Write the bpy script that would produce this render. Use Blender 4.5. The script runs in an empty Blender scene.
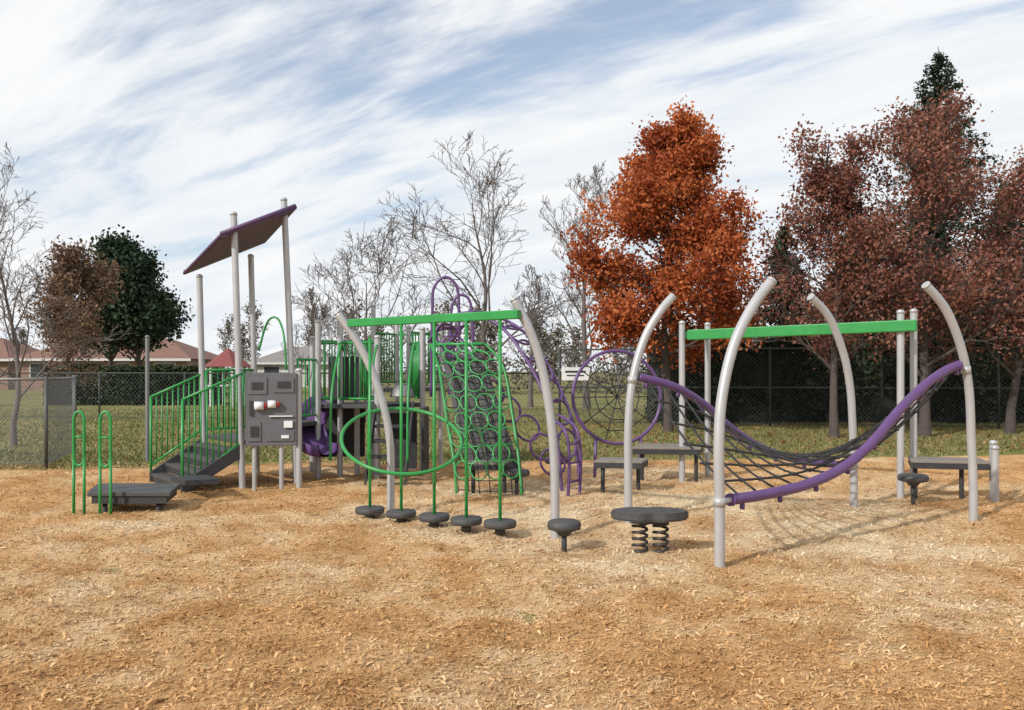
import bpy, math, random
import numpy as np
from mathutils import Vector, Matrix, noise
V=Vector
scene=bpy.context.scene
R=random.Random(11); NR=np.random.RandomState(5)

# ------------------------------------------------------------ materials
def newmat(name):
    m=bpy.data.materials.new(name); m.use_nodes=True
    nt=m.node_tree; b=nt.nodes['Principled BSDF']; return m,nt,b
def N(nt,t,**k):
    n=nt.nodes.new(t)
    for a,v in k.items(): setattr(n,a,v)
    return n
def paint(name,col,rough=0.4,metal=0.0,var=0.12,scale=6,bump=0.0,spec=0.5):
    m,nt,b=newmat(name)
    tc=N(nt,'ShaderNodeTexCoord'); no=N(nt,'ShaderNodeTexNoise'); no.inputs['Scale'].default_value=scale; no.inputs['Detail'].default_value=6
    nt.links.new(tc.outputs['Object'],no.inputs['Vector'])
    mx=N(nt,'ShaderNodeMix',data_type='RGBA')
    mx.inputs[6].default_value=(*[c*(1-var) for c in col],1); mx.inputs[7].default_value=(*[min(1,c*(1+var)+0.01) for c in col],1)
    nt.links.new(no.outputs['Fac'],mx.inputs[0]); nt.links.new(mx.outputs[2],b.inputs['Base Color'])
    mr=N(nt,'ShaderNodeMapRange'); mr.inputs['To Min'].default_value=rough-.1; mr.inputs['To Max'].default_value=min(1,rough+.15)
    n3=N(nt,'ShaderNodeTexNoise'); n3.inputs['Scale'].default_value=scale*2.5; n3.inputs['Detail'].default_value=5
    nt.links.new(tc.outputs['Object'],n3.inputs['Vector']); nt.links.new(n3.outputs['Fac'],mr.inputs['Value']); nt.links.new(mr.outputs[0],b.inputs['Roughness'])
    b.inputs['Metallic'].default_value=metal
    b.inputs['Specular IOR Level'].default_value=spec
    if bump:
        n2=N(nt,'ShaderNodeTexNoise'); n2.inputs['Scale'].default_value=60; bp=N(nt,'ShaderNodeBump'); bp.inputs['Strength'].default_value=bump; bp.inputs['Distance'].default_value=0.01
        nt.links.new(tc.outputs['Object'],n2.inputs['Vector']); nt.links.new(n2.outputs['Fac'],bp.inputs['Height']); nt.links.new(bp.outputs['Normal'],b.inputs['Normal'])
    return m
def leafmat(name,cols,trans=0.25):
    m,nt,b=newmat(name)
    at=N(nt,'ShaderNodeAttribute',attribute_name='tint')
    cr=N(nt,'ShaderNodeValToRGB'); e=cr.color_ramp.elements
    while len(e)<len(cols): e.new(0.5)
    for i,c in enumerate(cols): e[i].position=i/(len(cols)-1); e[i].color=(*c,1)
    nt.links.new(at.outputs['Fac'],cr.inputs['Fac'])
    nt.links.new(cr.outputs['Color'],b.inputs['Base Color']); b.inputs['Roughness'].default_value=0.65; b.inputs['Specular IOR Level'].default_value=0.25
    tr=N(nt,'ShaderNodeBsdfTranslucent'); nt.links.new(cr.outputs['Color'],tr.inputs['Color'])
    mx=N(nt,'ShaderNodeMixShader'); mx.inputs[0].default_value=trans
    out=[n for n in nt.nodes if n.type=='OUTPUT_MATERIAL'][0]
    nt.links.new(b.outputs[0],mx.inputs[1]); nt.links.new(tr.outputs[0],mx.inputs[2]); nt.links.new(mx.outputs[0],out.inputs['Surface'])
    return m

M_GREY=paint('grey_powder_coat',(0.43,0.425,0.43),0.38,0.25,0.12)
M_GREEN=paint('green_powder_coat',(0.020,0.25,0.05),0.33,var=.2)
M_PURP=paint('purple_powder_coat',(0.105,0.045,0.16),0.36,var=.2)
M_ROOF=paint('purple_roof_plastic',(0.10,0.048,0.125),0.5)
M_BLACK=paint('black_rubber_coat',(0.026,0.026,0.028),0.6,bump=0.3,var=0.3)
M_DECK=paint('dark_deck_coating',(0.055,0.052,0.052),0.6,bump=0.4,var=0.4,scale=14)
M_TAN=paint('weathered_deck',(0.20,0.175,0.15),0.7,bump=0.3,var=0.3,scale=9)
M_ROPE=paint('black_rope',(0.02,0.02,0.022),0.8)
M_PANEL=paint('grey_panel_plastic',(0.115,0.115,0.125),0.5)
M_WHITE=paint('white_plastic',(0.72,0.72,0.72),0.4)
M_RED=paint('red_plastic',(0.5,0.04,0.03),0.4)
M_STEEL=paint('galvanised_steel',(0.20,0.20,0.20),0.5,0.4)
M_SPRING=paint('dark_spring_steel',(0.05,0.045,0.045),0.45,0.4)
M_DFENCE=paint('dark_fence_steel',(0.05,0.055,0.055),0.6,0.2)
M_BARK=paint('bark',(0.10,0.075,0.06),0.9,var=0.4,scale=8,bump=0.6)
M_BARKG=paint('grey_bark',(0.13,0.105,0.095),0.9,var=0.35,scale=8,bump=0.6)
M_BARKD=paint('dark_bark',(0.07,0.052,0.045),0.9,var=0.4,scale=8)

# ------------------------------------------------------------ mesh builder
class MB:
    def __init__(s): s.v=[];s.f=[];s.s=[]
    def tube(s,path,r,n=8,closed=False,cap=True):
        path=[V(p) for p in path]; m=len(path)
        rs=r if isinstance(r,(list,tuple)) else [r]*m
        tang=[]
        for i in range(m):
            if closed: t=path[(i+1)%m]-path[i-1]
            else: t=path[min(i+1,m-1)]-path[max(i-1,0)]
            tang.append(t.normalized() if t.length>1e-9 else V((0,0,1)))
        a=V((0,0,1)) if abs(tang[0].z)<0.9 else V((1,0,0))
        u=(a-tang[0]*a.dot(tang[0])).normalized(); base=len(s.v)
        for i in range(m):
            t=tang[i]; u=(u-t*u.dot(t)); u=u.normalized() if u.length>1e-6 else t.orthogonal().normalized()
            w=t.cross(u)
            for k in range(n):
                an=2*math.pi*k/n; s.v.append(path[i]+(u*math.cos(an)+w*math.sin(an))*rs[i])
        last=m if closed else m-1
        for i in range(last):
            b0=base+i*n; b1=base+((i+1)%m)*n
            for k in range(n):
                k2=(k+1)%n; s.f.append((b0+k,b0+k2,b1+k2,b1+k)); s.s.append(n>4)
        if cap and not closed and n>3:
            s.f.append(tuple(base+k for k in range(n))[::-1]); s.s.append(False)
            s.f.append(tuple(base+(m-1)*n+k for k in range(n))); s.s.append(False)
    def hexa(s,c):
        b=len(s.v); s.v+= [V(p) for p in c]
        for f in ((3,2,1,0),(4,5,6,7),(0,1,5,4),(1,2,6,5),(2,3,7,6),(3,0,4,7)):
            s.f.append(tuple(b+i for i in f)); s.s.append(False)
    def slab(s,poly,z0,z1):
        n=len(poly); b=len(s.v)
        for z in (z0,z1):
            for p in poly: s.v.append(V((p[0],p[1],z)))
        s.f.append(tuple(b+i for i in range(n))[::-1]); s.s.append(False)
        s.f.append(tuple(b+n+i for i in range(n))); s.s.append(False)
        for i in range(n):
            j=(i+1)%n; s.f.append((b+i,b+j,b+n+j,b+n+i)); s.s.append(False)
    def box(s,x0,x1,y0,y1,z0,z1): s.slab([(x0,y0),(x1,y0),(x1,y1),(x0,y1)],z0,z1)
    def bar(s,p,q,w,h):
        p=V(p);q=V(q);d=(q-p).normalized(); sd=d.cross(V((0,0,1))).normalized()*w/2; up=sd.cross(d).normalized()*h/2
        s.hexa([p-sd-up,p+sd-up,q+sd-up,q-sd-up,p-sd+up,p+sd+up,q+sd+up,q-sd+up])
    def lathe(s,c,prof,n=24,sx=1.0,sy=1.0):
        c=V(c); b=len(s.v); m=len(prof)
        for (r,z) in prof:
            for k in range(n):
                a=2*math.pi*k/n; s.v.append(c+V((r*sx*math.cos(a),r*sy*math.sin(a),z)))
        for i in range(m-1):
            for k in range(n):
                k2=(k+1)%n; s.f.append((b+i*n+k,b+i*n+k2,b+(i+1)*n+k2,b+(i+1)*n+k)); s.s.append(True)
        s.f.append(tuple(b+k for k in range(n))[::-1]); s.s.append(False)
        s.f.append(tuple(b+(m-1)*n+k for k in range(n))); s.s.append(False)
    def ring(s,c,ax1,ax2,r1,r2,tr,n=40,sides=8):
        c=V(c);ax1=V(ax1).normalized();ax2=V(ax2).normalized()
        s.tube([c+ax1*math.cos(2*math.pi*i/n)*r1+ax2*math.sin(2*math.pi*i/n)*r2 for i in range(n)],tr,sides,closed=True)
    def post(s,x,y,z,r=0.043,x0=None,y0=None):
        x0=x if x0 is None else x0; y0=y if y0 is None else y0
        s.tube([(x0,y0,-0.12),(x,y,z-0.012)],r,16,cap=False)
        s.lathe((x,y,z-0.014),[(r+0.004,-0.03),(r+0.004,0),(r*0.8,0.014),(r*0.3,0.022)],16)
def spl(pts,n=8):
    pts=[V(p) for p in pts]; o=[]
    for i in range(len(pts)-1):
        p0=pts[max(i-1,0)];p1=pts[i];p2=pts[i+1];p3=pts[min(i+2,len(pts)-1)]
        for k in range(n):
            t=k/n; o.append(0.5*((2*p1)+(p2-p0)*t+(2*p0-5*p1+4*p2-p3)*t*t+(-p0+3*p1-3*p2+p3)*t**3))
    o.append(pts[-1]); return o
def group(name,loc=(0,0,0)):
    e=bpy.data.objects.new(name,None); e.empty_display_size=0.3; scene.collection.objects.link(e); return e
def put(mb,name,mat,parent=None,bevel=0):
    me=bpy.data.meshes.new(name); me.from_pydata([tuple(v) for v in mb.v],[],mb.f)
    me.polygons.foreach_set('use_smooth',mb.s); me.materials.append(mat); me.update()
    ob=bpy.data.objects.new(name,me); scene.collection.objects.link(ob)
    if parent: ob.parent=parent
    if bevel:
        bm=ob.modifiers.new('bevel','BEVEL'); bm.width=bevel; bm.segments=2; bm.limit_method='ANGLE'
    return ob
def quads(name,vt,tint,mat,parent=None):
    n=len(vt)//4; me=bpy.data.meshes.new(name)
    me.vertices.add(4*n); me.vertices.foreach_set('co',vt.astype(np.float32).ravel())
    me.loops.add(4*n); me.loops.foreach_set('vertex_index',np.arange(4*n,dtype=np.int32))
    me.polygons.add(n); me.polygons.foreach_set('loop_start',np.arange(0,4*n,4,dtype=np.int32))
    me.update(calc_edges=True)
    a=me.attributes.new('tint','FLOAT','POINT'); a.data.foreach_set('value',np.repeat(tint,4).astype(np.float32))
    me.materials.append(mat); ob=bpy.data.objects.new(name,me); scene.collection.objects.link(ob)
    if parent: ob.parent=parent
    return ob
def leafquads(P,l,w,flat=0.0,rect=False,svar=None):
    n=len(P); u=NR.normal(size=(n,3)); u[:,2]*=(1-flat); u/=np.linalg.norm(u,axis=1)[:,None]+1e-9
    t=NR.normal(size=(n,3)); t[:,2]*=(1-flat); v=np.cross(u,t)
    if flat>0:
        z=np.zeros((n,3)); z[:,2]=1; z+=NR.normal(size=(n,3))*(1-flat)*0.8; v=np.cross(u,z)
    v/=np.linalg.norm(v,axis=1)[:,None]+1e-9
    s=(0.6+0.8*NR.rand(n))[:,None] if svar is None else svar[:,None]
    if rect:
        k=(0.3+0.7*NR.rand(n))[:,None]
        return np.stack([P-u*l*s-v*w*s,P-u*l*s*.8+v*w*s*k,P+u*l*s+v*w*s,P+u*l*s*.85-v*w*s*k],axis=1).reshape(-1,3)
    return np.stack([P-u*l*s,P+v*w*s,P+u*l*s,P-v*w*s],axis=1).reshape(-1,3)

# ------------------------------------------------------------ ground
def yb(x): return 14.3+(x+8)*0.13+0.5*noise.noise(V((x*0.35,3.1,0)))+0.15*noise.noise(V((x*2,7,0)))
def hgt(x,y): 
    return 0.035*noise.noise(V((x*0.8,y*0.8,0)))+0.028*noise.noise(V((x*2.6,y*2.6,5)))+0.021*noise.noise(V((x*6.5,y*6.5,2)))+0.011*noise.noise(V((x*15,y*15,9)))
def mulchmat(chips):
    m,nt,b=newmat('wood_chips' if not chips else 'loose_chip')
    geo=N(nt,'ShaderNodeNewGeometry')
    def noi(sc,det=5,rough=0.6):
        n=N(nt,'ShaderNodeTexNoise'); n.inputs['Scale'].default_value=sc; n.inputs['Detail'].default_value=det; n.inputs['Roughness'].default_value=rough
        nt.links.new(geo.outputs['Position'],n.inputs['Vector']); return n
    def ramp(src,stops):
        c=N(nt,'ShaderNodeValToRGB'); e=c.color_ramp.elements
        while len(e)<len(stops): e.new(0.5)
        for i,(p,col) in enumerate(stops): e[i].position=p; e[i].color=(*col,1)
        nt.links.new(src,c.inputs['Fac']); return c
    big=noi(0.42,9,0.72)
    # the fresh pale chips lie thickest in the middle of the play zone
    ds=N(nt,'ShaderNodeVectorMath',operation='DISTANCE'); ds.inputs[1].default_value=(1.4,9.6,0); nt.links.new(geo.outputs['Position'],ds.inputs[0])
    m3=N(nt,'ShaderNodeMapRange'); m3.inputs['From Min'].default_value=0; m3.inputs['From Max'].default_value=5.0; m3.inputs['To Min'].default_value=.16; m3.inputs['To Max'].default_value=-.02; nt.links.new(ds.outputs['Value'],m3.inputs['Value'])
    ad=N(nt,'ShaderNodeMath',operation='ADD'); nt.links.new(big.outputs['Fac'],ad.inputs[0]); nt.links.new(m3.outputs[0],ad.inputs[1])
    rb=ramp(ad.outputs[0],[(0.47,(0,0,0)),(0.67,(1,1,1))])
    if chips:
        at=N(nt,'ShaderNodeAttribute',attribute_name='tint'); src=at.outputs['Fac']
    else:
        src=noi(55,8,0.8).outputs['Fac']
    warm=ramp(src,[(0.0 if chips else 0.3,(0.34,0.17,0.07)),(0.3 if chips else 0.42,(0.51,0.29,0.125)),(0.7 if chips else 0.56,(0.61,0.37,0.172)),(1.0 if chips else 0.7,(0.74,0.53,0.30))])
    pale=ramp(src,[(0.0 if chips else 0.3,(0.45,0.30,0.17)),(0.3 if chips else 0.42,(0.64,0.48,0.29)),(0.7 if chips else 0.56,(0.75,0.61,0.41)),(1.0 if chips else 0.7,(0.85,0.76,0.59))])
    mx=N(nt,'ShaderNodeMix',data_type='RGBA'); nt.links.new(rb.outputs['Color'],mx.inputs[0]); nt.links.new(warm.outputs['Color'],mx.inputs[6]); nt.links.new(pale.outputs['Color'],mx.inputs[7])
    dr=ramp(noi(1.7,8,0.7).outputs['Fac'],[(0.36,(0.76,0.69,0.62)),(0.54,(1,1,1))])
    m2=N(nt,'ShaderNodeMix',data_type='RGBA',blend_type='MULTIPLY'); m2.inputs[0].default_value=1; nt.links.new(mx.outputs[2],m2.inputs[6]); nt.links.new(dr.outputs['Color'],m2.inputs[7])
    nt.links.new(m2.outputs[2],b.inputs['Base Color']); b.inputs['Roughness'].default_value=0.95; b.inputs['Specular IOR Level'].default_value=0.08
    if not chips:
        bp=N(nt,'ShaderNodeBump'); bp.inputs['Strength'].default_value=0.8; bp.inputs['Distance'].default_value=0.025
        nt.links.new(noi(38,8,0.75).outputs['Fac'],bp.inputs['Height']); nt.links.new(bp.outputs['Normal'],b.inputs['Normal'])
    return m
M_MULCH=mulchmat(False); M_CHIP=mulchmat(True)
m,nt,b=newmat('autumn_grass'); M_GRASS=m
geo=N(nt,'ShaderNodeNewGeometry'); n1=N(nt,'ShaderNodeTexNoise'); n1.inputs['Scale'].default_value=0.35; n1.inputs['Detail'].default_value=8
n2=N(nt,'ShaderNodeTexNoise'); n2.inputs['Scale'].default_value=18; n2.inputs['Detail'].default_value=6
nt.links.new(geo.outputs['Position'],n1.inputs['Vector']); nt.links.new(geo.outputs['Position'],n2.inputs['Vector'])
c1=N(nt,'ShaderNodeValToRGB'); c1.color_ramp.elements[0].position=0.35; c1.color_ramp.elements[0].color=(0.155,0.175,0.055,1); c1.color_ramp.elements[1].position=0.7; c1.color_ramp.elements[1].color=(0.29,0.24,0.115,1)
mm=N(nt,'ShaderNodeMix',data_type='RGBA',blend_type='MULTIPLY'); mm.inputs[0].default_value=1
c2=N(nt,'ShaderNodeValToRGB'); c2.color_ramp.elements[0].color=(0.5,0.5,0.5,1); c2.color_ramp.elements[1].color=(1.4,1.35,1.2,1)
nt.links.new(n1.outputs['Fac'],c1.inputs['Fac']); nt.links.new(n2.outputs['Fac'],c2.inputs['Fac']); nt.links.new(c1.outputs['Color'],mm.inputs[6]); nt.links.new(c2.outputs['Color'],mm.inputs[7])
nt.links.new(mm.outputs[2],b.inputs['Base Color']); b.inputs['Roughness'].default_value=0.95; b.inputs['Specular IOR Level'].default_value=0.1
g=MB()
xs=[-900,-300,-120,-60]+[i*4 for i in range(-12,13)]+[60,120,300,900]; ys=[-300,-100,-40]+[i*4 for i in range(-6,20)]+[100,160,300,900]
for y in ys:
    for x in xs: g.v.append(V((x,y,-0.02)))
for j in range(len(ys)-1):
    for i in range(len(xs)-1):
        a=j*len(xs)+i; g.f.append((a,a+1,a+1+len(xs),a+len(xs))); g.s.append(True)
put(g,'ground',M_GRASS)
g=MB(); nx=440; ny=340; X0,X1=-13,13; Y0=-2
for j in range(ny+1):
    for i in range(nx+1):
        x=X0+(X1-X0)*i/nx; t=j/ny; y=Y0+(yb(x)-Y0)*t
        e=min(t,1-t)*20; e=min(e,(x-X0)*1.5,(X1-x)*1.5,1); z=(hgt(x,y)+0.02)*e-0.07*(1-e)
        g.v.append(V((x,y,z)))
for j in range(ny):
    for i in range(nx):
        a=j*(nx+1)+i; g.f.append((a,a+1,a+nx+2,a+nx+1)); g.s.append(True)
put(g,'wood_chip_surface',M_MULCH)
n=400000
D=2.2+12.5*NR.rand(n)**1.3; Xx=(NR.rand(n)-0.5)*2*(D*0.68+0.7)
keep=[]; Z=np.zeros(n)
for i in range(n):
    x=float(Xx[i]);y=float(D[i])
    if y<yb(x)-0.3+0.6*NR.rand() and abs(x)<12.6: keep.append(i); Z[i]=hgt(x,y)+0.02
keep=np.array(keep); P=np.stack([Xx,D,Z+0.003+0.009*NR.rand(n)],1)[keep]
sv=np.clip(np.exp(NR.normal(-0.28,0.5,len(P))),0.3,2.6)
quads('loose_wood_chips',leafquads(P,0.0105,0.0036,flat=0.57,rect=True,svar=sv),np.clip(NR.normal(0.5,0.22,len(P)),0,1),M_CHIP)
n=70000
Xg=(NR.rand(n)-0.5)*2; Dg=13.5+22*NR.rand(n)**1.5; Xg=Xg*Dg*0.75
ok=np.array([Dg[i]>yb(float(Xg[i]))-0.25 for i in range(n)]); P=np.stack([Xg,Dg,np.zeros(n)],1)[ok]
k=len(P); a=NR.rand(k)*math.pi; w=0.02; ux=np.stack([np.cos(a)*w,np.sin(a)*w,np.zeros(k)],1); up=np.stack([NR.normal(0,0.02,k),NR.normal(0,0.02,k),0.03+0.04*NR.rand(k)],1); base=P-np.array([0,0,0.02])
vt=np.stack([base-ux,base+ux,base+ux*0.2+up,base-ux*0.2+up],1).reshape(-1,3)
M_BLADE=leafmat('grass_blade',[(0.12,0.14,0.04),(0.20,0.195,0.07),(0.31,0.26,0.13)],0.15)
quads('grass',vt,NR.rand(k),M_BLADE)
n=5500
Xg=(NR.rand(n)-0.5)*2; Dg=14+14*NR.rand(n); Xg=Xg*Dg*0.75; Xg[:3500]=7+NR.normal(0,4,3500)
ok=np.array([Dg[i]>yb(float(Xg[i])) for i in range(n)])
P=np.stack([Xg,Dg,0.01+0.03*NR.rand(n)],1)[ok]
M_FALL=leafmat('fallen_leaf',[(0.14,0.06,0.025),(0.28,0.12,0.04),(0.30,0.2,0.09)],0.1)
quads('fallen_leaves',leafquads(P,0.045,0.028,flat=0.7),NR.rand(len(P)),M_FALL)

# ------------------------------------------------------------ curved posts
def cpost(mb,pts,r=0.043):
    p=spl(pts,7); mb.tube(p,r,18); 
    t=(p[-1]-p[-2]).normalized(); mb.tube([p[-1]-t*0.01,p[-1]+t*0.012],r+0.003,18)
def clamp(mb,p,d,r,h=0.07):
    p=V(p); d=V(d).normalized(); mb.tube([p-d*h/2,p+d*h/2],r,16)

# ------------------------------------------------------------ twisted net climber
G=group('twisted_net_climber'); mb=MB()
cpost(mb,[(1.66,6.8,-0.15),(1.66,6.8,0.5),(1.655,6.8,1.02),(1.69,6.83,1.4),(1.80,6.9,1.8),(1.98,7.0,2.12),(2.16,7.08,2.34)])
cpost(mb,[(1.19,8.7,-0.15),(1.19,8.7,0.5),(1.19,8.7,0.99),(1.235,8.72,1.48),(1.36,8.76,1.91),(1.53,8.8,2.2),(1.67,8.85,2.36)])
cpost(mb,[(3.96,9.85,-0.15),(3.96,9.85,0.4),(3.95,9.85,0.85),(3.91,9.82,1.37),(3.80,9.75,1.8),(3.60,9.65,2.2),(3.36,9.55,2.42)])
cpost(mb,[(4.83,8.9,-0.15),(4.83,8.9,0.4),(4.81,8.9,0.85),(4.77,8.87,1.39),(4.65,8.8,1.83),(4.44,8.7,2.22),(4.20,8.62,2.46)])
put(mb,'curved_posts',M_GREY,G)
A=spl([(1.80,6.93,.545),(2.19,7.2,.555),(2.63,7.5,.60),(3.06,7.8,.72),(3.41,8.0,.94),(3.76,8.25,1.21),(4.13,8.5,1.45),(4.45,8.70,1.60),(4.62,8.77,1.65)],8)
B=spl([(1.30,8.76,1.53),(1.71,8.9,1.42),(2.07,9.1,1.22),(2.44,9.3,.93),(2.83,9.5,.71),(3.29,9.7,.57),(3.74,9.8,.51),(3.86,9.83,.50)],9)
mb=MB(); mb.tube(A,0.046,16); mb.tube(B,0.044,16)
clamp(mb,(1.78,6.915,.545),(1,1,0),.053,.03); clamp(mb,(4.6,8.765,1.645),(1,.3,.2),.053,.03)
put(mb,'rails',M_PURP,G)
mb=MB(); mb.tube([(1.66,6.8,.545),(1.82,6.94,.545)],.022,8); mb.tube([(4.73,8.85,1.6),(4.58,8.76,1.65)],.022,8); mb.tube([(1.22,8.72,1.53),(1.32,8.77,1.53)],.022,8); mb.tube([(3.96,9.85,.5),(3.82,9.82,.5)],.022,8)
clamp(mb,(1.66,6.8,.545),(0,0,1),.05,.07); clamp(mb,(4.72,8.84,1.6),(-.1,0,1),.05,.07); clamp(mb,(1.235,8.72,1.5),(0,0,1),.05,.07); clamp(mb,(3.96,9.85,.5),(0,0,1),.05,.07)
put(mb,'clamps',M_GREY,G)
def at(path,t):
    q=t*(len(path)-1); i=min(int(q),len(path)-2); return path[i].lerp(path[i+1],q-i)
mb=MB(); kn=MB(); NX=17; NY=5
def netp(t,s):
    p=at(A,t).lerp(at(B,t),s); p.z-=0.16*math.sin(math.pi*s)*(0.7+0.3*math.sin(math.pi*t)); return p
ts=[0.04+0.92*i/(NX-1) for i in range(NX)]
for t in ts: mb.tube([netp(t,s/8) for s in range(9)],0.011,6)
for j in range(1,NY+1):
    s=j/(NY+1); mb.tube([netp(0.02+0.96*i/24,s) for i in range(25)],0.011,6)
    for t in ts:
        p=netp(t,s); kn.lathe(p,[(0.008,-0.02),(0.02,-0.01),(0.02,0.01),(0.008,0.02)],8)
put(mb,'net_ropes',M_ROPE,G); put(kn,'rope_knots',M_BLACK,G)
mb=MB()
for t in ts[::2]:
    for pa in (A,B):
        p=at(pa,t); mb.lathe(p+V((0,0,-0.066)),[(0.016,-0.026),(0.022,-0.018),(0.022,0.018),(0.016,0.026)],10)
put(mb,'rope_clamps',M_PURP,G)

# ------------------------------------------------------------ overhead beam
G=group('overhead_track_ride'); mb=MB()
for (x,y,z) in ((2.40,12.0,2.29),(2.90,12.6,2.30),(4.80,10.5,2.34),(5.08,10.75,2.37)): mb.post(x,y,z)
put(mb,'posts',M_GREY,G)
mb=MB(); mb.bar((2.47,11.93,2.09),(4.93,10.35,2.145),0.09,0.14); put(mb,'beam',M_GREEN,G,0.012)
mb=MB(); mb.bar((2.40,12.0,2.09),(2.9,12.6,2.09),0.05,0.09); mb.bar((4.80,10.5,2.14),(5.08,10.75,2.14),0.05,0.09)
put(mb,'end_brackets',M_GREEN,G,0.006)

# ------------------------------------------------------------ hanging step climber
G=group('hanging_step_climber'); mb=MB()
cpost(mb,[(-1.34,9.4,-.15),(-1.34,9.4,.35),(-1.345,9.4,.75),(-1.40,9.4,1.12),(-1.53,9.4,1.54),(-1.71,9.4,1.91),(-1.93,9.4,2.23)])
cpost(mb,[(.41,8.1,-.15),(.41,8.1,.4),(.40,8.1,.78),(.365,8.1,1.17),(.29,8.1,1.6),(.18,8.08,1.95),(.02,8.06,2.27)])
put(mb,'curved_posts',M_GREY,G)
mb=MB(); mb.bar((-1.79,9.36,2.115),(.07,8.0,2.125),0.075,0.085); put(mb,'beam',M_GREEN,G,0.01)
steps=[(-1.53,9.15,.08),(-1.156,8.87,.09),(-.787,8.6,.10),(-.449,8.35,.11),(-.114,8.12,.12)]
mb=MB(); d=MB()
for i,(x,y,z) in enumerate(steps):
    top=2.11 if i else 1.95
    mb.tube([(x,y,-.1),(x,y,top)],0.0165,10)
    d.lathe((x,y,z),[(.10,-.03),(.148,-.02),(.157,.0),(.157,.030),(.148,.042),(.02,.044)],28)
    d.lathe((x,y,z),[(.03,-.10),(.05,-.08),(.05,-.03)],12)
mb.ring((-1.16,8.95,.87),(1,0.0,-.10),(0,.88,.46),.63,.63,.019,60,10)
put(mb,'poles_and_ring',M_GREEN,G); put(d,'step_discs',M_DECK,G)

# ------------------------------------------------------------ stepping pods
def pod(x,y,z,r=.165,nm='stepping_pod'):
    G=group(nm); a=MB(); a.lathe((x,y,z),[(r*.7,-.045),(r,-.03),(r+.006,0),(r,.03),(r-.02,.042),(.01,.044)],30)
    a.lathe((x,y,z),[(.05,-.09),(.08,-.05),(.08,-.044)],16); put(a,'disc',M_DECK,G)
    a=MB(); a.tube([(x,y,-.12),(x,y,z-.05)],.024,12); put(a,'leg',M_BLACK,G)
pod(.46,7.5,.23,.145); pod(.06,10.9,.28); pod(4.72,10.0,.33); pod(.62,11.9,.33,.16)
G=group('spring_balance_platform'); cx,cy=1.19,7.35
a=MB(); o=[]
for i in range(56):
    t=2*math.pi*i/56; rr=0.335*(abs(math.cos(t))**1.5*0.16+0.84)
    o.append((cx+rr*math.cos(t)*1.0,cy+0.21*math.sin(t)*(1-0.22*math.exp(-(math.cos(t)/0.25)**2))*1.0))
def off(k): return [(cx+(x-cx)*k,cy+(y-cy)*k) for x,y in o]
a.slab(off(.96),.315,.33); a.slab(off(1.0),.3301,.375); a.slab(off(.97),.3751,.388)
a.slab(off(.5),.28,.3149)
put(a,'platform',M_DECK,G)
a=MB()
for sx in (-.085,.095):
    pts=[]
    for i in range(0,16*6+1):
        t=i/16*2*math.pi; pts.append((cx+sx+.062*math.cos(t),cy+.062*math.sin(t),-.05+.33*i/96))
    a.tube(pts,.0125,8); a.lathe((cx+sx,cy,.0),[(.075,-.05),(.08,.0),(.06,.03)],16)
put(a,'coil_springs',M_SPRING,G)
def platform(name,poly,z,legs,mat=M_TAN):
    G=group(name); a=MB(); a.slab(poly,z-.03,z); put(a,'tread',mat,G,.006)
    c=V((sum(p[0] for p in poly)/len(poly),sum(p[1] for p in poly)/len(poly)))
    a=MB(); q=[(c.x+(p[0]-c.x)*.985,c.y+(p[1]-c.y)*.97) for p in poly]; a.slab(q,z-.10,z-.0302)
    for (x,y) in legs: a.tube([(x,y,-.1),(x,y,z-.1)],.028,10)
    put(a,'frame',M_BLACK,G,.004); return G
platform('step_platform',[(1.05,10.9),(1.65,10.8),(1.8,11.2),(1.2,11.35)],.44,[(1.17,10.95),(1.65,11.1)])
platform('step_platform',[(1.68,11.9),(2.62,11.8),(2.8,12.4),(1.9,12.6)],.52,[(1.85,12.1),(2.6,12.0)])
Gp=platform('step_platform',[(4.86,10.35),(5.72,10.15),(5.85,10.65),(5.05,10.85)],.50,[(4.98,10.5),(5.5,10.4)])
a=MB(); a.post(5.74,10.1,.70); a.post(5.86,10.35,.74); put(a,'grab_posts',M_GREY,Gp)

# ------------------------------------------------------------ purple ring with net
G=group('ring_net_climber'); c=V((1.56,12.6,1.20)); a=MB(); a1=V((1,.25,0)).normalized(); a2=V((-.02,.1,1)).normalized()
a.ring(c,a1,a2,.69,.69,.025,56,10); 
a.tube(spl([c+a1*.66+a2*.2,(2.3,12.3,1.35),(2.42,12.1,1.3)],5),.024,8)
a.tube([c-a1*.35-a2*.6,(c.x-.35,c.y-.1,-.1)],.024,10); a.tube([c+a1*.35-a2*.6,(c.x+.35,c.y+.1,-.1)],.024,10)
put(a,'hoop',M_PURP,G); a=MB()
for k in range(10):
    an=k*math.pi/5; v=a1*math.cos(an)+a2*math.sin(an); a.tube([c,c+v*.68],.009,5)
for rr in (.18,.35,.52): a.tube([c+(a1*math.cos(k*math.pi/5)+a2*math.sin(k*math.pi/5))*rr for k in range(10)],.009,5,closed=True)
put(a,'rope_web',M_ROPE,G)

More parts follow.
